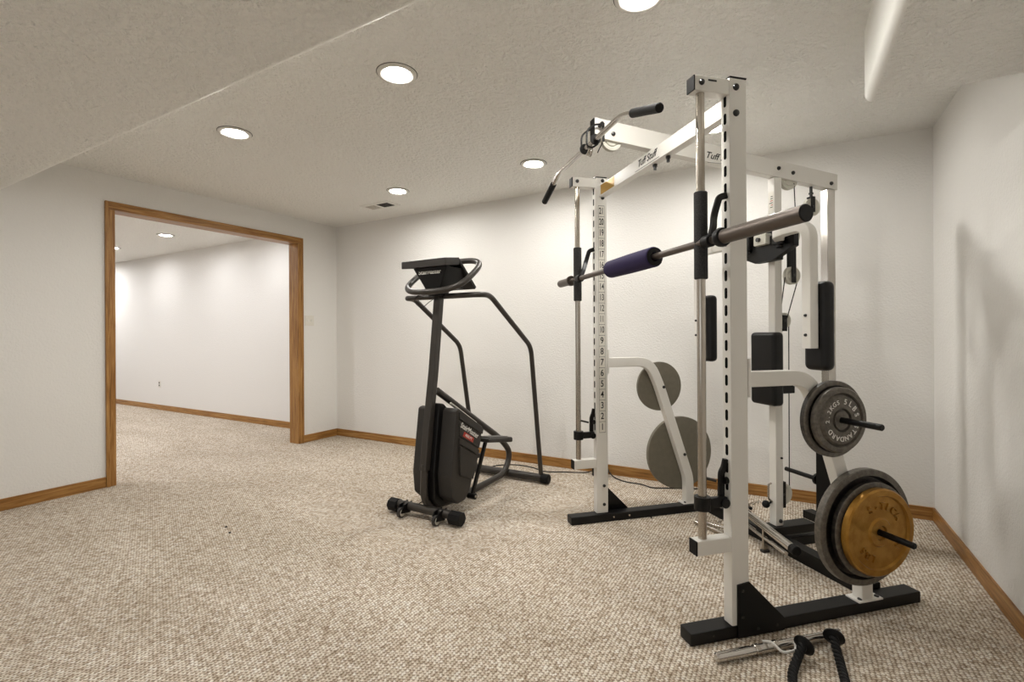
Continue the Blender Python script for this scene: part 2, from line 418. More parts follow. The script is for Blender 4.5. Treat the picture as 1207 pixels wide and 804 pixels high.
WD = 1.295
def side(flip):
    """one side frame; flip mirrors it to the far side"""
    Y = (lambda a: WD-a) if flip else (lambda a: a)
    out = -1 if not flip else 1
    A = lambda a0, a1: sorted((Y(a0), Y(a1)))
    y0, y1 = A(0, .074)
    m = MB(); m.box(0, 1.17, y0, y1, 0, .05, M_BLACK, .006)
    for bb_ in (.29, .40):
        if flip: m.lathe([(0, .007), (.004, .006), (.004, 0)], (bb_, WD-.074, .028), (0, -1, 0), M_STEEL, 12)
    for bb_ in (.10,):
        if not flip: m.lathe([(0, .004), (.002, .004), (.002, 0)], (bb_, 0, .028), (0, -1, 0), M_GREY, 12)
    m.build('base_beam', mach)
    y0, y1 = A(0, .05)
    m = MB(); m.box(.185, .265, y0, y1, .05, 2.204, M_WHITE, .005)
    for k in range(23): capsule(m, (y0+y1)/2, .570+.069*k+.03, .044, .0155, .185)
    yo = Y(0)
    if not flip:
        for z in (2.168, 2.066): bolt(m, .215, yo, z, (0, -1, 0), .0135)
    else:
        yi = WD-.05
        for z in (2.185, 2.075): bolt(m, .236, yi, z, (0, -1, 0), .012)
        for z in (.225, .105): bolt(m, .236, yi, z, (0, -1, 0), .010)
    u = m.build('upright', mach)
    MB().box(.187, .266, y0-.001, y1+.001, 2.204, 2.210, M_BLACK, .002).build('top_cap', u)
    if flip:
        lb = MB(); yi = WD-.0502; s0, dz = .568, .0693
        lb.box(.2045, .2475, yi-.0006, yi, s0, s0+21*dz, M_LABEL)
        for k in range(22): lb.box(.2045, .2475, yi-.0010, yi-.0006, s0+k*dz-.0011, s0+k*dz+.0011, M_INK)
        for x in (.2045, .2465): lb.box(x, x+.0012, yi-.0010, yi-.0006, s0, s0+21*dz, M_INK)
        # the strip faces -y, read from there: +x is to the right
        for k in range(21):
            lb.text(str(k+1), .058 if k > 8 else .058, TM((.226, yi-.0010, s0+dz*(k+.5)), PI/2), M_INK, .0004, sx=.56 if k > 8 else .8)
        lb.build('number_label', u)
    # guide rod arms
    for z0, z1, nm in ((2.136, 2.196, 'top_arm'), (.342, .400, 'lower_arm')):
        m = MB(); m.box(.032, .186, y0, y1, z0, z1, M_WHITE, .005)
        if z0 > 1:
            if not flip:
                bolt(m, .060, yo, 2.168, (0, -1, 0), .0115); m.box(.09, .128, -.0006, 0, 2.177, 2.184, M_INK)
            else: bolt(m, .062, WD-.05, 2.17, (0, -1, 0), .0115)
        a_ = m.build(nm, mach)
        MB().box(.027, .033, y0+.001, y1-.001, z0+.001, z1-.001, M_RUBBER, .002).build('end_cap', a_)
    ym = (y0+y1)/2
    m = MB(); m.cyl((.071, ym, .395), (.071, ym, 2.14), .0165, M_STEEL, 24); m.build('guide_rod', mach)
    # gusset plate
    ya, yb = A(-.007, 0)
    m = MB(); m.prism([(.207, 0.004), (.207, .212), (.262, .218), (.428, .052), (.428, .004)], 1, ya, yb, M_BLACK)
    for (bb_, z) in ((.228, .188), (.228, .085), (.30, .03), (.39, .03)):
        m.lathe([(0, .006), (.004, .005), (.005, 0)], (bb_, ya if not flip else yb, z), (0, out, 0), M_GREY, 12)
    m.build('gusset_plate', mach)
    # plate storage stand
    m = MB()
    path = fillet([(.27, ym, 1.016), (.575, ym, 1.016), (.650, ym, .855), (.842, ym, .300), (.868, ym, .22), (.868, ym, .055)], [0, .14, .06, .07, .04, 0], 7)
    m.rtube(path, .05, .062, M_WHITE, (0, 1, 0))
    m.box(.265, .277, y0-.003, y1+.003, .945, 1.10, M_WHITE, .002)
    st = m.build('storage_post', mach)
    f = MB(); f.box(.815, .945, y0-.006, y1+.010, .050, .057, M_WHITE, .001)
    for dx in (.838, .93): f.lathe([(0, .010), (.005, .009), (.007, 0)], (dx, y0+.012, .057), (0, 0, 1), M_BOLT, 12)
    f.build('foot_flange', st)
    for (bb_, z) in ((.676, .845), (.832, .385)):
        p = MB()
        if not flip:
            p.cyl((bb_-.012, .0, z), (bb_-.012, -.226, z), .0125, M_BLACK, 20, .003)
        else:
            p.cyl((bb_, WD, z), (bb_, WD+.22, z), .0125, M_BLACK, 20, .003); bolt(p, bb_-.004, WD-.05, z, (0, -1, 0), .010)
        p.build('plate_peg', st)
side(False); side(True)

# crossbars
m = MB(); m.box(.21, .258, .05, WD-.05, 2.078, 2.152, M_WHITE, .005)
for a in (.50, .62): m.cyl((.235, a, 2.078), (.235, a, 2.066), .012, M_BOLT, 14); m.cyl((.235, a, 2.068), (.235, a, 2.048), .008, M_BOLT, 12)
cb = m.build('top_crossbar', mach)
lb = MB(); lb.box(.2090, .2100, 1.030, 1.215, 2.086, 2.146, M_GOLDLABEL)
lb.build('gold_label', cb)
lb = MB(); R_ = Matrix(((0, 0, -1, 0), (-1, 0, 0, 0), (0, 1, 0, 0), (0, 0, 0, 1)))
lb.text('Tuff Stuff', .050, Matrix.Translation((.2090, .66, 2.118)) @ R_, M_INK, .0004, .3)
lb.box(.2090, .2098, .54, .78, 2.086, 2.0885, M_INK)
lb.build('brand_lettering', cb)
m = MB(); m.box(.965, 1.035, .074, WD-.074, 0, .072, M_BLACK, .005); m.build('floor_crossbeam', mach)
m = MB(); m.box(1.035, 1.62, .61, .685, 0, .05, M_BLACK, .005)
m.box(1.50, 1.575, .35, .61, 0, .05, M_BLACK, .005); m.box(1.50, 1.575, .685, .95, 0, .05, M_BLACK, .005); m.build('rear_floor_beam', mach)
m = MB(); m.box(.905, 1.24, .602, .690, .072, .120, M_BLACK, .006); m.build('upright_foot', mach)
# boom
zt = lambda b: 2.288-.109*(b+.10); zb = lambda b: zt(b)-.100
m = MB(); b0, b1 = -.10, 1.43
poly = [(b0, zb(b0)), (b1, zb(b1)+.008), (b1, zt(b1)), (b0, zt(b0))]
m.prism(poly, 1, .622, .672, M_WHITE, .004)
for (bb_, dz) in ((.0, -.065), (1.012, -.045), (1.11, -.052), (1.38, -.062)): bolt(m, bb_, .622, zt(bb_)+dz, (0, -1, 0), .011)
boom = m.build('pulldown_boom', mach)
MB().box(b0-.006, b0, .624, .670, zb(b0)+.003, zt(b0)-.003, M_RUBBER, .002).build('end_cap', boom)
lb = MB(); lb.text('Tuff Stuff', .050, TM((.63, .6218, zt(.63)-.062), PI/2, math.atan(.109)), M_INK, .0004, .3)
lb.box(.55, .71, .6210, .6218, zt(.63)-.093, zt(.63)-.0915, M_INK, 0, TM((0, 0, 0)))
lb.build('brand_lettering', boom)
# rear upright
m = MB(); m.box(.983, 1.033, .622, .672, .12, zb(1.0)+.005, M_WHITE, .005); bolt(m, 1.012, .622, .148, (0, -1, 0), .011); bolt(m, 1.02, .622, .50, (0, -1, 0), .006)
ru = m.build('rear_upright', mach)
lb = MB(); lb.box(.9822, .983, .630, .664, 1.88, 1.995, M_LABEL)
for k in range(6): lb.box(.9818, .9822, .634, .634+random.uniform(.012, .027), 1.965-.012*k, 1.969-.012*k, M_RED if k in (2, 4) else M_INK)
lb.build('warning_sticker', ru)
# chrome rear column and weight carriage
m = MB(); m.box(1.355, 1.41, .622, .672, .05, zb(1.38)+.005, M_CHROME, .004); m.build('chrome_column', mach)
m = MB(); m.box(1.335, 1.43, .600, .694, .10, .525, M_BLACK, .004)
for z in (.13, .30, .47): bolt(m, 1.385, .600, z, (0, -1, 0), .008)
cr = m.build('weight_carriage', mach)
m = MB(); m.cyl((1.383, .694, .322), (1.383, .965, .322), .0135, M_BLACK, 18, .003); m.lathe([(0, .014), (0, .034), (.014, .034), (.014, .014)], (1.383, .72, .322), (0, 1, 0), M_BLACK, 28); m.build('loading_peg', cr)
m = MB(); m.cyl((1.383, .600, .322), (1.383, .36, .322), .0135, M_BLACK, 18, .003); m.lathe([(0, .014), (0, .034), (.014, .034), (.014, .014)], (1.383, .575, .322), (0, -1, 0), M_BLACK, 28); m.build('loading_peg', cr)
# pulleys
def pulley(name, b, z, r, a=.647, housing=None, axis=(0, 1, 0)):
    p = MB(); w_ = .011
    p.lathe([(-w_, .006), (-w_, r*.55), (-w_*.5, r*.62), (-w_, r*.8), (-w_, r), (-w_*.2, r*.84), (w_*.2, r*.84), (w_, r), (w_, r*.8), (w_*.5, r*.62), (w_, r*.55), (w_, .006)], (b, a, z), axis, M_PULLEY, 36)
    o = p.build(name, mach)
    if housing:
        q = MB()
        for s in (-1, 1): q.box(b-.014, b+.014, a+s*.014-.0025 if s > 0 else a-.0165, a+.0165 if s > 0 else a-.0115, housing[0], housing[1], M_BLACK, .001)
        q.box(b-.014, b+.014, a-.0165, a+.0165, housing[1]-.004, housing[1], M_BLACK)
        q.cyl((b, a-.02, z), (b, a+.02, z), .007, M_BOLT, 12)
        q.build('bracket', o)
    return o
pulley('front_pulley', .0, zb(0)+.012, .055); pulley('boom_pulley', 1.10, zb(1.1)+.012, .055)
hp = pulley('hanging_pulley', 1.262, 1.925, .052, housing=(1.895, 1.985))
MB().cyl((1.262, .647, 1.985), (1.262, .647, zb(1.225)), .008, M_BOLT, 12).cyl((1.262, .647, 2.0), (1.262, .647, 2.008), .014, M_BOLT, 6).build('hanger_bolt', hp)
# floating pulleys on a black strap
fp = pulley('floating_pulley', 1.075, 1.745, .050, a=.60); fp2 = pulley('floating_pulley', 1.075, 1.52, .050, a=.60)
m = MB()
for s in (-1, 1): m.box(1.06, 1.09, .60+s*.016-.002, .60+s*.016+.002, 1.48, 1.78, M_BLACK, .001)
m.cyl((1.075, .58, 1.745), (1.075, .62, 1.745), .008, M_BOLT, 12); m.cyl((1.075, .58, 1.52), (1.075, .62, 1.52), .008, M_BOLT, 12); m.build('pulley_strap', mach)
p3 = pulley('low_pulley', 1.045, .29, .062, housing=(.215, .36))
p4 = pulley('mid_pulley', 1.06, 1.27, .045, housing=(1.21, 1.30))
def cab(pts, r=.0028): MB().tube(pts, r, M_BLACK, 8).build('steel_cable', mach)
cab([(1.135, .64, zb(1.1)-.005), (1.12, .61, 1.76)]); cab([(1.03, .60, 1.51), (1.035, .645, 1.28)]); cab([(1.118, .60, 1.50), (1.075, .645, 1.25)])
cab([(1.10, .647, 1.25), (1.098, .647, .31)]); cab([(.04, .647, zb(0)+.045), (1.06, .647, zt(1.05)-.03)], .002)
cab(spline([(-.045, .647, zb(0)), (-.06, .647, 2.15), (-.075, .647, 2.12)]), .0028)
# pec deck
m = MB()
m.box(.945, .983, .56, .735, 1.60, 1.82, M_BLACK, .004)
m.prism([(.44, 1.655), (.44, 1.735), (.855, 1.735), (.855, 1.655), (.72, 1.60), (.58, 1.60)], 0, .93, .965, M_BLACK, .003)
m.box(.905, .955, .73, .80, 1.675, 1.765, M_BLACK, .004); m.box(.905, .955, .49, .56, 1.675, 1.765, M_BLACK, .004)
m.box(.90, .945, .60, .69, 1.69, 1.75, M_PULLEY, .006); m.cyl((.90, .645, 1.72), (.885, .645, 1.72), .012, M_BOLT, 12)
m.build('pec_deck_bracket', mach)
def pec(ac, sg, nm):
    m = MB(); bb_ = .81
    pts = fillet([(.93, .645+sg*.115, 1.735), (bb_+.06, .645+sg*.16, 1.735), (bb_, .645+sg*.24, 1.735), (bb_, ac, 1.735), (bb_, ac, 1.127)], [0, .05, .06, .11, 0], 8)
    m.tube([(.93, .645+sg*.115, 1.66), (.93, .645+sg*.115, 1.80)], .02, M_BLACK, 16)
    # the arm turns in plan and then down, so it is swept in two legs
    leg1 = fillet([(.93, .645+sg*.115, 1.712), (bb_+.02, .645+sg*.20, 1.712), (bb_, ac-sg*.13, 1.712)], .08, 6)
    m.rtube(leg1, .05, .05, M_WHITE, (0, 0, 1))
    leg2 = fillet([(bb_, ac-sg*.15, 1.712), (bb_, ac, 1.712), (bb_, ac, 1.127)], [0, .13, 0], 10)
    m.rtube(leg2, .05, .05, M_WHITE, (1, 0, 0))
    for z in (1.282, 1.190): bolt(m, bb_-.025, ac, z, (-1, 0, 0), .007)
    o = m.build('pec_arm', mach)
    a0, a1 = (ac-.040, ac+.075) if sg < 0 else (ac-.085, ac+.045)
    if sg < 0: a0, a1 = .170, .298
    else: a0, a1 = .990, 1.118
    p = MB(); p.box(.836, .905, a0, a1, 1.022, 1.442, M_VINYL, .028, seg=4); p.build('arm_pad', o)
pec(.228, -1, 'R'); pec(1.052, 1, 'L')
m = MB(); m.box(.910, .982, .553, .735, .800, 1.205, M_VINYL, .022, seg=4); m.build('back_pad', mach)
m = MB(); m.box(1.033, 1.11, .615, .68, .86, .925, M_BLACK, .004); m.build('pad_adjuster', mach)
# low cable eye with rubber ball
m = MB(); b = bmesh.new(); bmesh.ops.create_uvsphere(b, u_segments=20, v_segments=12, radius=.021); m._absorb(b, M_RUBBER, Matrix.Translation((.945, .655, .238)))
m.tube([(.962, .655, .238), (.983, .655, .25)], .006, M_BLACK, 10)
m.tube(fillet([(.975, .648, .355), (.955, .648, .35), (.955, .648, .27), (.983, .648, .25)], .02), .005, M_STEEL, 8)
m.build('low_cable_stop', mach)

# smith bar
BZ, BB = 1.549, .060
m = MB(); m.cyl((BB, -.06, BZ), (BB, 1.36, BZ), .0145, M_DKSTEEL, 24)
sb = m.build('smith_bar', mach)
m = MB(); m.lathe([(0, .0), (0, .033), (.012, .036), (.024, .033), (.026, .026), (.375, .0265), (.378, .0235), (.378, 0)], (BB, -.098, BZ), (0, -1, 0), M_DKSTEEL, 36,
    mats=[M_BLACK, M_BLACK, M_BLACK, M_BLACK, M_DKSTEEL, M_BLACK, M_BLACK]); m.build('bar_sleeve', sb)
m = MB(); m.lathe([(0, .0), (0, .033), (.02, .033), (.022, .025), (.20, .0255), (.202, .023), (.202, 0)], (BB, 1.345, BZ), (0, 1, 0), M_DKSTEEL, 32); m.build('bar_sleeve', sb)
for a in (.025, WD-.025):
    m = MB(); m.cyl((.071, a, 1.412), (.071, a, 1.752), .0255, M_FOAM, 28, .003); m.build('bearing_grip', sb)
for a, sg in ((-.035, 1), (WD-.085, 1)):
    m = MB(); m.cyl((BB, a-.02, BZ), (BB, a+.022, BZ), .024, M_BLACK, 20, .002)
    pts = [(BB, a, BZ+.01), (.105, a, 1.612), (.130, a, 1.665), (.150, a, 1.735), (.175, a, 1.752)]
    aa = .018 if a < .5 else WD-.03
    pts = [(BB+.01, a, BZ+.015), (.095, a*.7+aa*.3, 1.607), (.125, aa, 1.660), (.150, aa, 1.735), (.183, aa, 1.745)]
    m.rtube(fillet(pts, [0, .02, .03, .012, 0], 4), .014, .026, M_BLACK, (0, 1, 0), .003)
    m.build('safety_hook', sb)
# lower stops
for a, z in ((.025, .512), (WD-.025, .528)):
    m = MB(); m.lathe([(0, .0175), (0, .031), (.052, .031), (.052, .0175)], (.071, a, z), (0, 0, 1), M_BLACK, 28)
    m.box(.07, .178, a-.014, a+.014, z+.004, z+.044, M_BLACK, .005)
    m.cyl((.165, a-.022, z+.020), (.165, a+.020, z+.020), .019, M_BLACK, 18, .002)
    m.rtube(fillet([(.166, a+.012, z+.03), (.166, a+.010, z+.135), (.174, a+.004, z+.155), (.180, a, z+.19)], .012, 4), .014, .026, M_BLACK, (0, 1, 0), .003)
    m.cyl((.150, a+.018, z+.10), (.105, a+.05, z+.11), .006, M_GREY, 12); m.cyl((.172, a, z+.105), (.186, a, z+.105), .014, M_BLACK, 14)
    m.build('lower_stop', mach)

# things on the machine: helper to place top-level things in the machine's frame
MW = Matrix.Translation(O) @ Matrix.Rotation(TH, 4, 'Z')
def on_machine(name, b, a, z):
    p = MW @ Vector((b, a, z)); return empty(name, p, TH)

# purple bar pad
e = on_machine('bar_pad', BB, .56, BZ); tag(e, 'purple padded squat bar cover wrapped on the smith bar', 'bar pad')
m = MB(); n = 40; R0, R1 = .020, .047
sec = []
for k in range(n+1): t_ = -2.55+5.1*k/n; sec.append((R1*math.cos(t_), R1*math.sin(t_)))
inner = [(R0*math.cos(-2.55+5.1*k/n), R0*math.sin(-2.55+5.1*k/n)) for k in range(n+1)][::-1]
# slit towards +x (away from the camera side); axis along y
rot = lambda p: (-p[0], p[1])
poly = [rot(p) for p in sec+inner]
b = bmesh.new()
def ringv(y, k):
    cx = sum(p[0] for p in poly)/len(poly)
    out = []
    for i, p in enumerate(poly):
        rr = math.hypot(*p); s_ = 1 if rr < .03 else k
        out.append(b.verts.new((p[0]*s_, y, p[1]*s_)))
    return out
rr = [ringv(-.220, .93), ringv(-.212, .99), ringv(0, 1.02), ringv(.212, .99), ringv(.220, .93)]
q = len(poly)
for A_, B_ in zip(rr, rr[1:]):
    for j in range(q): b.faces.new((A_[j], A_[(j+1) % q], B_[(j+1) % q], B_[j]))
for ring in (rr[0], rr[-1]):
    for j in range(n): 
        b.faces.new((ring[j], ring[j+1], ring[q-2-j], ring[q-1-j]))
bmesh.ops.recalc_face_normals(b, faces=b.faces[:])
m._absorb(b, M_PURPLE); m.build('nylon_cover', e)
m = MB(); m.lathe([(0, .0205), (0, .041), (.444, .041), (.444, .0205), (0, .0205)], (0, -.222, 0), (0, 1, 0), M_RUBBER, 36)
m.build('foam_core', e)

# lat bar hanging on its hook at the boom tip
LB, LZ = -.125, 2.150
e = on_machine('lat_pulldown_bar', LB, .66, LZ); tag(e, 'chrome wide lat pulldown bar with black grips hanging from the boom tip', 'pulldown bar')
rel = lambda b, a, z: (b-LB, a-.66, z-LZ)
pb = fillet([rel(LB, .0, 2.048), rel(LB, .300, LZ), rel(LB, 1.065, LZ), rel(LB, 1.335, 2.052)], .05, 8)
MB().tube(pb, .0125, M_CHROME, 18).build('bar', e)
for (a0, z0, a1, z1) in ((-.006, 2.046, .200, 2.116), (1.341, 2.050, 1.165, 2.114)):
    g = MB(); g.cyl(rel(LB, a0, z0), rel(LB, a1, z1), .0185, M_RUBBER, 24, .003)
    g.build('hand_grip', e)
for a in (.56, .69):
    m = MB(); m.lathe([(0, .0125), (0, .026), (.008, .026), (.008, .0125)], rel(LB, a, LZ), (0, 1, 0), M_RUBBER, 24); m.build('rubber_collar', e)
m = MB(); m.tube(spline([rel(LB, .625, LZ-.012), rel(LB-.0, .605, LZ-.035), rel(LB, .625, LZ-.058), rel(LB, .645, LZ-.035)], 8, True), .006, M_CHROME, 10, True)
m.cyl(rel(LB, .625, LZ-.02), rel(LB, .66, LZ-.04), .008, M_CHROME, 12); m.build('swivel_eye', e)
# hook holding the bar
m = MB()
for a in (.60, .665):
    m.tube(fillet([(-.075, a, 2.245), (-.118, a, 2.238), (-.155, a, 2.205), (-.155, a, 2.130), (-.125, a, 2.122), (-.095, a, 2.145)], .022, 5), .0045, M_BLACK, 10)
m.cyl((-.075, .59, 2.245), (-.075, .622, 2.245), .010, M_BOLT, 14); m.tube([(-.075, .665, 2.245), (-.075, .60, 2.245)], .0045, M_BLACK, 8)
m.tube([(-.06, .610, 2.255), (-.06, .610, 2.165)], .006, M_BLACK, 10)
m.build('bar_holder_hook', mach)

# ------------------------------------------------------------------ weight plates
PLG = 'weight plates on the storage pegs'
def plate(b, a, z, r, th, style, label, face=-1):
    e = on_machine('weight_plate', b, a, z); tag(e, label, 'weight plate', None)
    ax = (0, face, 0); m = MB()
    rim, web, hub = r*.86, th*.55, th*.80
    h = th
    if style == 'gold':
        ms = M_GOLD; pr = [(0, .0135), (0, r*.97), (h*.15, r), (h*.8, r), (h, r*.965), (h, r*.85), (h*.72, r*.82), (h*.70, r*.34), (h*.92, r*.30), (h*.95, r*.17), (h*.70, r*.15), (h*.70, .0135)]
    elif style == 'small':
        ms = M_IRON; pr = [(0, .0135), (0, r*.97), (h*.15, r), (h*.72, r), (h*.9, r*.96), (h*.9, r*.83), (h*.62, r*.79), (h, r*.71), (h, r*.36), (h*.6, r*.33), (h*.62, r*.30), (h*.95, r*.28), (h*.95, .0135)]
    elif style == 'big':
        ms = M_IRONDK; pr = [(0, .0135), (0, r*.985), (h*.1, r), (h*.9, r), (h, r*.985), (h, r*.89), (h*.35, r*.85), (h*.35, r*.3), (h, r*.26), (h, .0135)]
    elif style == 'dark':
        ms = M_IRONDK; pr = [(0, .0135), (0, r*.97), (h*.15, r), (h*.85, r), (h, r*.97), (h, r*.88), (h*.5, r*.85), (h*.5, r*.3), (h, r*.26), (h, .0135)]
    else:
        ms = M_IRONBACK; pr = [(0, .0135), (0, r*.975), (h*.12, r), (h*.88, r), (h, r*.975), (h, r*.3), (h*.95, r*.28), (h, .0135)]
    mats = [ms]*(len(pr)-1)
    if style == 'big':
        mats[1] = mats[2] = mats[3] = mats[4] = M_IRON
    if style == 'dark':
        mats[3] = mats[4] = M_IRON
    m.lathe(pr, (0, 0, 0), ax, ms, 72, mats)
    m.build('disc', e)
    def ring_text(s, rad, a0, step, size, mm, zz, flip=False, dep=.0012):
        t = MB()
        for i, ch in enumerate(s):
            if ch == ' ': continue
            ang = a0+step*i       # degrees, 0 = up, clockwise positive seen from the camera side
            A_ = math.radians(ang)
            p = Vector((rad*math.sin(A_), face*zz, rad*math.cos(A_)))
            rz = -A_ + (PI if flip else 0)
            # seen from -y: +x to the right
            t.text(ch, size, Matrix.Translation(p) @ Matrix.Rotation(-rz if 0 else -rz, 4, 'Y') @ Matrix.Rotation(PI/2, 4, 'X'), mm, dep)
        return t
    if style == 'small':
        t = ring_text('5LBS', r*.56, 12, 21, .030, M_OFFWHITE, h, False)
        o1 = t.build('weight_lettering', e); o1['label'] = 'raised pale lettering'
        t = ring_text('2.2KGS', r*.56, -92, 15, .026, M_OFFWHITE, h); t.build('weight_lettering', e)
        t = ring_text('STANDARD', r*.56, 112, 17.5, .028, M_OFFWHITE, h, False); t.build('weight_lettering', e)
    if style == 'gold':
        ring_text('S-TECA', r*.60, -28, 17, .040, M_GOLD, h*.70+.003, False, .0035).build('raised_lettering', e)
        ring_text('LBS', r*.60, 200, 17, .040, M_GOLD, h*.70+.003, False, .0035).build('raised_lettering', e)
        ring_text('N', r*.62, 122, 17, .036, M_GOLD, h*.70+.003, False, .0035).build('raised_lettering', e)
    if style == 'big':
        pass
    return e
PB1, PZ1, PB2, PZ2 = .664, .845, .820, .385
plate(PB1, -.004, PZ1, .157, .026, 'dark', 'black round weight plate on the near upper peg, behind the 5 pound one')
plate(PB1, -.032, PZ1, .1335, .030, 'small', 'grey 5 pound weight plate with pale lettering on the near upper peg')
plate(PB2, -.004, PZ2, .243, .034, 'big', 'largest iron weight plate with grey rim on the near lower peg')
plate(PB2, -.040, PZ2, .196, .024, 'dark', 'dark middle weight plate with grey rim between the largest plate and the gold plate')
plate(PB2, -.067, PZ2, .178, .032, 'gold', 'gold painted weight plate on the near lower peg')
plate(.676, WD+.004, PZ1, .165, .022, 'back', 'smaller plain grey weight plate on the far upper peg near the back wall', 1)
plate(.832, WD+.004, PZ2, .246, .030, 'back', 'large plain grey weight plate on the far lower peg near the back wall', 1)

# ------------------------------------------------------------------ stepper
ST = empty('stair_stepper', (-2.066, 2.95, 0)); tag(ST, 'charcoal upright stair stepper machine standing by the back wall', 'exercise machine')
sx0, sy0 = -2.066, 2.95
def sp(x, y, z): return (x-sx0, y-sy0, z)
def sbox(m, x0, x1, y0, y1, z0, z1, mt, bev): m.box(x0-sx0, x1-sx0, y0-sy0, y1-sy0, z0, z1, mt, bev)
# front stabiliser
m = MB(); m.cyl(sp(-2.33, 2.455, .062), sp(-1.83, 2.455, .062), .027, M_GREY2, 20)
fb = m.build('front_stabiliser', ST)
for x0, x1 in ((-2.375, -2.295), (-1.865, -1.775)):
    c_ = MB(); c_.cyl(sp(x0, 2.455, .050), sp(x1, 2.455, .050), .045, M_RUBBER, 8, .006); c_.build('end_cap', fb)
for x in (-2.225, -1.935):
    br = MB(); br.prism([(2.375-sy0, .035), (2.46-sy0, .02), (2.48-sy0, .09), (2.40-sy0, .085)], 0, x+.014-sx0, x+.022-sx0, M_BLACK)
    br.prism([(2.375-sy0, .035), (2.46-sy0, .02), (2.48-sy0, .09), (2.40-sy0, .085)], 0, x-.022-sx0, x-.014-sx0, M_BLACK); br.build('wheel_bracket', fb)
    wv = MB(); wv.lathe([(-.013, 0), (-.013, .024), (-.009, .033), (.009, .033), (.013, .024), (.013, 0)], sp(x, 2.395, .034), (1, 0, 0), M_GREY, 28, mats=[M_PULLEY, M_GREY, M_GREY, M_GREY, M_PULLEY]); wv.build('transport_wheel', fb)
# rear stabiliser
m = MB(); m.cyl(sp(-2.40, 3.50, .042), sp(-1.74, 3.50, .042), .032, M_GREY2, 22)
rb = m.build('rear_stabiliser', ST)
for x0, x1 in ((-2.46, -2.39), (-1.745, -1.675)):
    MB().cyl(sp(x0, 3.50, .042), sp(x1, 3.50, .042), .038, M_RUBBER, 22, .006).build('end_cap', rb)
# frame: mast and loop
m = MB()
m.rtube([sp(sx0, y, z) for y, z in [(2.605, 1.47), (2.54, .95), (2.485, .61), (2.445, .32)]], .052, .052, M_GREY2, (1, 0, 0))
m.build('mast', ST)
m = MB()
m.tube([sp(*p) for p in fillet([(sx0, 2.445, .36), (sx0, 2.43, .07), (sx0, 2.80, .035), (sx0, 3.46, .045), (sx0, 3.56, .20), (sx0, 3.40, .345), (sx0, 2.575, .825)], [0, .14, .1, .10, .14, .12, 0], 8)], .024, M_GREY2, 18)
m.build('frame_loop', ST)
# shrouds
def shroud(x0, x1, side_):
    m = MB(); pl = [(2.565, .705), (2.60, .715), (2.885, .545), (2.72, .15), (2.66, .09), (2.58, .085), (2.52, .14), (2.505, .28)]
    m.prism([(y-sy0, z) for y, z in pl], 0, x0-sx0, x1-sx0, M_GREY, .014)
    o = m.build('shroud', ST)
    if side_ > 0:
        f = MB()
        def panel(pts, t0, t1, mt): f.prism([(y-sy0, z) for y, z in pts], 0, x1-sx0+t0, x1-sx0+t1, mt)
        panel([(2.592, .688), (2.868, .530), (2.858, .500), (2.590, .650)], -.002, .010, M_GREY)
        panel([(2.590, .635), (2.850, .486), (2.820, .410), (2.588, .535)], -.002, .006, M_GREY)
        panel([(2.588, .520), (2.815, .396), (2.803, .365), (2.586, .485)], -.002, .010, M_GREY)
        panel([(2.586, .470), (2.795, .350), (2.735, .215), (2.590, .275)], -.002, .012, M_GREY)
        f.build('side_panel', o)
        lt = MB(); ang = math.atan2(-.135, .238)
        tm = Matrix.Translation(sp(x1+.0065, 2.705, .548)) @ Matrix.Rotation(PI/2, 4, 'Z') @ Matrix.Rotation(PI/2, 4, 'X') @ Matrix.Rotation(ang, 4, 'Z')
        lt.text('StairMaster', .050, tm, M_OFFWHITE, .0008)
        tm2 = Matrix.Translation(sp(x1+.0065, 2.690, .508)) @ Matrix.Rotation(PI/2, 4, 'Z') @ Matrix.Rotation(PI/2, 4, 'X') @ Matrix.Rotation(ang, 4, 'Z')
        lt.box(-.066, .066, -.016, .016, -.0004, .0006, M_RED, 0, tm2); lt.text('4000 PT', .026, tm2 @ Matrix.Translation((0, 0, .001)), M_OFFWHITE, .0003)
        lt.build('logo_lettering', o)
    return o
shroud(-2.030, -1.895, 1); shroud(-2.225, -2.100, -1)
m = MB(); pl = [(2.53, .75), (2.58, .74), (2.86, .50), (2.74, .14), (2.66, .068), (2.53, .062), (2.475, .12), (2.468, .30)]
m.prism([(y-sy0, z) for y, z in pl], 0, -.038, .060, M_BLACK, .012); m.build('drive_housing', ST)
m = MB(); m.tube([sp(-1.97, 2.60, .745), sp(-1.97, 2.90, .565)], .007, M_PULLEY, 10); m.build('cover_edge', ST)
# pedals
def pedal(x, z, nm):
    m = MB()
    m.hexa([sp(x-.065, 2.90, z+.022), sp(x+.065, 2.90, z+.022), sp(x+.062, 3.25, z-.04), sp(x-.062, 3.25, z-.04)], [sp(x-.065, 2.90, z+.052), sp(x+.065, 2.90, z+.052), sp(x+.062, 3.25, z), sp(x-.062, 3.25, z)], M_GREY, .012)
    m.hexa([sp(x-.045, 2.94, z+.044), sp(x+.045, 2.94, z+.044), sp(x+.045, 3.20, z+.004), sp(x-.045, 3.20, z+.004)], [sp(x-.045, 2.94, z+.053), sp(x+.045, 2.94, z+.053), sp(x+.045, 3.20, z+.013), sp(x-.045, 3.20, z+.013)], M_PEDAL, .002)
    o = m.build('pedal', ST)
    a_ = MB(); xx = x-.01 if x > sx0 else x+.01
    a_.rtube([sp(xx, 2.975, z+.02), sp(xx, 2.80, .085)], .02, .034, M_BLACK, (1, 0, 0)); a_.cyl(sp(xx-.03, 2.79, .075), sp(xx+.035, 2.79, .075), .021, M_BLACK, 18, .003)
    a_.lathe([(0, .010), (.004, .008), (.004, 0)], sp(xx+.035, 2.79, .075), (1, 0, 0), M_STEEL, 12)
    a_.build('pedal_arm', o)
pedal(-1.925, .408, 'r'); pedal(-2.205, .25, 'l')
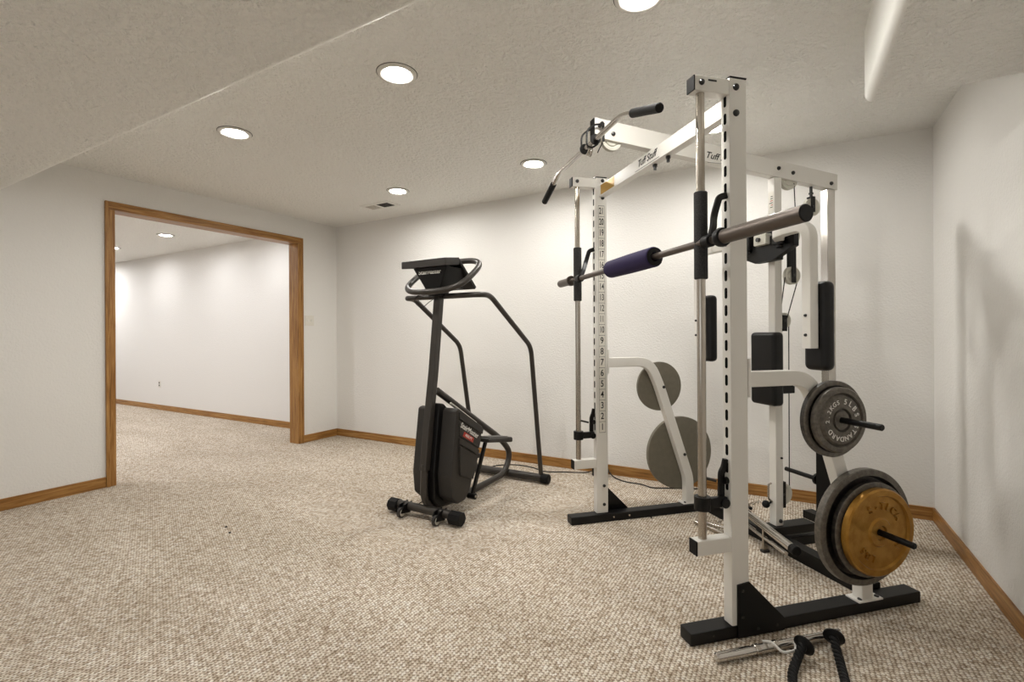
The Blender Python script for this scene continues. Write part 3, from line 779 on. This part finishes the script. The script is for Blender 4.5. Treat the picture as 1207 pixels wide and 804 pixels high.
# handrails
m = MB(); zt_ = 1.462
pts = [(-1.748, 3.50, .06), (-1.748, 3.335, 1.105), (-1.748, 2.745, zt_+.005), (-1.748, 2.62, zt_), (-2.384, 2.62, zt_), (-2.384, 2.72, zt_), (-2.384, 3.28, 1.115), (-2.384, 3.50, .06)]
m.tube([sp(*p) for p in fillet(pts, [0, .07, .07, .08, .05, .04, .07, 0], 7)], .0185, M_GREY2, 16)
m.build('handrail', ST)
# tilted ring handlebar
m = MB(); ring = []
cy, cz, tl = 2.660, 1.606, math.atan2(.23, .33)
hw, hh, R_c = .245, .212, .15
n = 64
for k in range(n):
    t_ = 2*PI*k/n; cx_, sx_ = math.cos(t_), math.sin(t_)
    ex = 2/3.0
    u_ = hw*math.copysign(abs(cx_)**ex, cx_); w_ = hh*math.copysign(abs(sx_)**ex, sx_)
    ring.append(sp(sx0-.005+u_, cy+w_*math.cos(tl), cz+w_*math.sin(tl)))
m.tube(ring, .0205, M_GREY2, 16, True); m.build('handlebar_ring', ST)
# console
m = MB()
m.hexa([sp(-2.10, 2.50, 1.505), sp(-1.975, 2.50, 1.505), sp(-1.96, 2.74, 1.515), sp(-2.115, 2.74, 1.515)],
       [sp(-2.185, 2.475, 1.645), sp(-1.90, 2.475, 1.645), sp(-1.90, 2.66, 1.645), sp(-2.185, 2.66, 1.645)], M_BLACK, .008)
cs = m.build('console', ST)
m = MB(); m.hexa([sp(-2.262, 2.450, 1.642), sp(-1.890, 2.450, 1.642), sp(-1.890, 2.600, 1.662), sp(-2.262, 2.600, 1.662)],
       [sp(-2.262, 2.450, 1.692), sp(-1.890, 2.450, 1.692), sp(-1.890, 2.600, 1.712), sp(-2.262, 2.600, 1.712)], M_GREY, .005)
m.build('reading_rack', cs)
m = MB(); m.hexa([sp(-2.235, 2.585, 1.69), sp(-1.892, 2.585, 1.69), sp(-1.892, 2.785, 1.515), sp(-2.235, 2.785, 1.515)],
       [sp(-2.235, 2.602, 1.708), sp(-1.892, 2.602, 1.708), sp(-1.892, 2.802, 1.533), sp(-2.235, 2.802, 1.533)], M_BLACK, .004)
m.build('display_panel', cs)
m = MB(); m.text('StairMaster', .040, Matrix.Translation(sp(-2.045, 2.4805, 1.612)) @ Matrix.Rotation(PI/2+.0, 4, 'X') @ Matrix.Rotation(-.18*0, 4, 'X'), M_OFFWHITE, .0008); m.build('logo_lettering', cs)
m = MB(); m.box(-.05, .05, -.40, -.30, 1.462, 1.52, M_BLACK, .004); m.build('handlebar_clamp', ST)
m = MB(); m.tube([sp(*p) for p in spline([(-2.16, 2.52, 1.48), (-2.20, 2.51, 1.43), (-2.15, 2.52, 1.385), (-2.10, 2.54, 1.42), (-2.09, 2.57, 1.44)], 8)], .0025, M_BLACK, 6); m.build('sensor_cable', ST)
m = MB(); m.tube([sp(*p) for p in spline([(-2.25, 2.50, .06), (-2.24, 2.56, .03), (-2.14, 2.60, .10), (-2.10, 2.55, .13)], 8)], .003, M_BLACK, 6); m.build('sensor_cable', ST)
m = MB(); m.tube([sp(*p) for p in spline([(-2.16, 2.49, .05), (-2.12, 2.52, .02), (-2.07, 2.52, .04)], 8)], .003, M_BLACK, 6)
m.build('sensor_cable', ST)

# power cord and adapter
m = MB(); m.tube(spline([(-2.30, 3.57, .006), (-2.34, 3.74, .005), (-2.20, 3.86, .005), (-2.02, 3.86, .005), (-1.86, 3.80, .005), (-1.72, 3.86, .005), (-1.55, 3.93, .005), (-1.475, 3.93, .03)], 10), .005, M_GREY, 8)
o = m.build('power_cord'); o.parent = ST; o.location = (-sx0, -sy0, 0)
e = empty('power_adapter', (-1.405, 3.93, 0)); tag(e, 'small black power adapter on the carpet against the back baseboard', 'adapter')
MB().box(-.058, .055, -.045, .055, 0, .095, M_BLACK, .012).build('case', e)
MB().cyl((.055, -.01, .055), (.078, -.012, .05), .014, M_GREY, 14).build('cord_boot', e)
m = MB(); m.tube(spline([(-1.325, 3.918, .048), (-1.27, 3.90, .012), (-1.163, 3.85, .005), (-1.03, 3.84, .005), (-.93, 3.80, .005), (-.80, 3.86, .005), (-.62, 3.94, .005)], 10), .005, M_GREY, 8)
o = m.build('adapter_cord'); o.parent = e; o.location = (1.405, -3.93, 0)
m = MB(); m.tube(spline([(-1.02, 3.22, .005), (-.93, 3.27, .012), (-.83, 3.24, .005), (-.78, 3.16, .005)], 8), .004, M_CHROME, 8)
tag(m.build('short_cable'), 'short pale cable end on the carpet behind the far floor beam', 'cable')

# ------------------------------------------------------------------ loose attachments
# row bar lying against the floor crossbeam
def ml(b, a, z): return MW @ Vector((b, a, z))
e = on_machine('row_bar', .94, .64, 0); tag(e, 'long chrome tube bar with black end lying along the floor crossbeam', 'bar attachment')
r2 = lambda b, a, z: (b-.94, a-.64, z)
MB().cyl(r2(.985, .93, .130), r2(.828, .345, .128), .022, M_CHROME, 28).build('tube', e)
MB().cyl(r2(.950, .90, .078), r2(.842, .41, .078), .011, M_CHROME, 20).build('lower_rod', e)
MB().cyl(r2(.832, .362, .128), r2(.822, .322, .128), .0245, M_RUBBER, 22, .003).build('end_cap', e)
MB().cyl(r2(1.0, .87, .16), r2(.97, .80, .16), .010, M_BLACK, 14, .002).build('clip', e)
for a, bt in ((.60, .886), (.88, .960)):
    MB().box(bt-.014-.94, bt+.014-.94, a-.64-.006, a-.64+.006, .012, .125, M_STEEL, .002).box(bt-.022-.94, bt+.022-.94, a-.64-.014, a-.64+.014, 0, .014, M_GREY, .003).build('foot', e)
e = on_machine('cable_handle', .80, .93, 0); tag(e, 'small chrome cable handle on the carpet left of the near upright', 'cable handle')
r3 = lambda b, a, z: (b-.84, a-.90, z)
MB().tube([r3(*p) for p in fillet([(.815, 1.02, .012), (.85, .83, .012), (.93, .86, .012), (.845, 1.00, .014)], .012, 4)], .007, M_CHROME, 12).cyl(r3(.80, 1.01, .014), r3(.85, .81, .014), .014, M_STEEL, 18, .002).build('grip', e)
m = MB(); A_, B_ = [], []
base = spline([(.945, .70, .235), (.93, .78, .19), (.90, .87, .10), (.86, .95, .03)], 12)
for i, p in enumerate(base):
    o_ = .007; t_ = i*.7
    A_.append(p+Vector((o_*math.cos(t_), 0, o_*math.sin(t_)))); B_.append(p-Vector((o_*math.cos(t_), 0, o_*math.sin(t_))))
A_ = [MW @ p for p in A_]; B_ = [MW @ p for p in B_]
m.tube(A_, .0028, M_STEEL, 6); m.tube(B_, .0028, M_STEEL, 6)
tag(m.build('chain_link'), 'thin twisted steel link hanging from the low pulley to the carpet', 'cable')

# straight chrome bar on the carpet in front
P0, P1 = Vector((-.240, 1.893, .020)), Vector((.161, 2.287, .020)); D_ = (P1-P0).normalized(); ang = math.atan2(D_.y, D_.x)
e = empty('short_chrome_bar', P0, ang); tag(e, 'short chrome cable bar with swivel lying on the carpet in front of the rack', 'bar attachment')
Ln = (P1-P0).length
m = MB(); m.lathe([(0, 0), (0, .011), (.004, .0165), (.13, .0180), (.16, .0155), (Ln, .0155), (Ln+.004, .010), (Ln+.004, 0)], (0, 0, 0), (1, 0, 0), M_CHROME, 24); m.build('bar', e)
m = MB(); m.cyl((.165, 0, 0), (.185, 0, 0), .020, M_STEEL, 20, .003); m.cyl((.25, 0, 0), (.27, 0, 0), .020, M_STEEL, 20, .003); m.cyl((.185, 0, 0), (.25, 0, 0), .017, M_CHROME, 20)
m.build('swivel_collar', e)
m = MB(); m.tube(fillet([(.215, .012, .018), (.225, -.02, .034), (.240, -.055, .012), (.30, -.055, .010), (.33, -.02, .016)], .015, 4), .0045, M_OFFWHITE, 10); m.build('clip_pin', e)

# triceps rope with rubber stops
e = empty('triceps_rope', (.06, 1.95, 0)); tag(e, 'black twisted triceps rope with rubber end stops lying across the chrome bar', 'rope attachment')
re = lambda p: Vector(p)-Vector((.06, 1.95, 0))
ctr = spline([re(p) for p in [(.034, 2.072, .052), (.022, 2.03, .040), (.008, 1.985, .022), (.000, 1.92, .017), (.010, 1.84, .016), (.05, 1.74, .016), (.12, 1.72, .016), (.165, 1.80, .016), (.162, 1.90, .016), (.155, 2.00, .016), (.149, 2.08, .020), (.141, 2.14, .036), (.137, 2.18, .052)]], 14)
m = MB()
# three-strand twist
Tn = [(ctr[min(i+1, len(ctr)-1)]-ctr[max(i-1, 0)]).normalized() for i in range(len(ctr))]
dist = [0]
for i in range(1, len(ctr)): dist.append(dist[-1]+(ctr[i]-ctr[i-1]).length)
dense = []; tot = dist[-1]; K = 420; j = 0
for k in range(K):
    d = tot*k/(K-1)
    while j < len(dist)-2 and dist[j+1] < d: j += 1
    f_ = (d-dist[j])/(dist[j+1]-dist[j]); dense.append((ctr[j].lerp(ctr[j+1], f_), Tn[j].lerp(Tn[j+1], f_).normalized(), d))
for s in range(3):
    pts = []
    for p, t_, d in dense:
        u_ = t_.cross(Vector((0, 0, 1))).normalized(); w_ = u_.cross(t_); an = d/.055*2*PI+s*2*PI/3
        pts.append(p+(u_*math.cos(an)+w_*math.sin(an))*.0078)
    m.tube(pts, .0082, M_RUBBER, 8)
m.build('twisted_rope', e)
for p, d in (((.036, 2.078, .046), (.45, .85, .25)), ((.137, 2.190, .046), (.1, .95, .35))):
    m = MB(); m.lathe([(-.012, 0), (-.012, .014), (0, .030), (.003, .036), (.010, .035), (.020, .024), (.026, 0)], re(p), d, M_RUBBER, 32); m.build('rubber_stop', e)

# ------------------------------------------------------------------ world, camera
wd = bpy.data.worlds.new('World'); S.world = wd; wd.use_nodes = True
wd.node_tree.nodes['Background'].inputs[0].default_value = (.9, .95, 1, 1); wd.node_tree.nodes['Background'].inputs[1].default_value = .3
f, yaw, yh, roll = 570.8, .5215, 394.4, .0057
cd = bpy.data.cameras.new('camera'); cam = bpy.data.objects.new('camera', cd); COL.objects.link(cam)
cd.sensor_width = 36; cd.lens = f/1207*36; cd.shift_y = (yh-402)/1207; cd.clip_start = .05
cam.location = (0, 0, 1.2)
cam.rotation_euler = (Matrix.Rotation(yaw, 4, 'Z') @ Matrix.Rotation(PI/2, 4, 'X') @ Matrix.Rotation(-roll, 4, 'Z')).to_euler()
S.camera = cam
S.view_settings.view_transform = 'Standard'; S.view_settings.look = 'None'; S.view_settings.gamma = 1
S.view_settings.exposure = 0.30; S.view_settings.use_curve_mapping = False
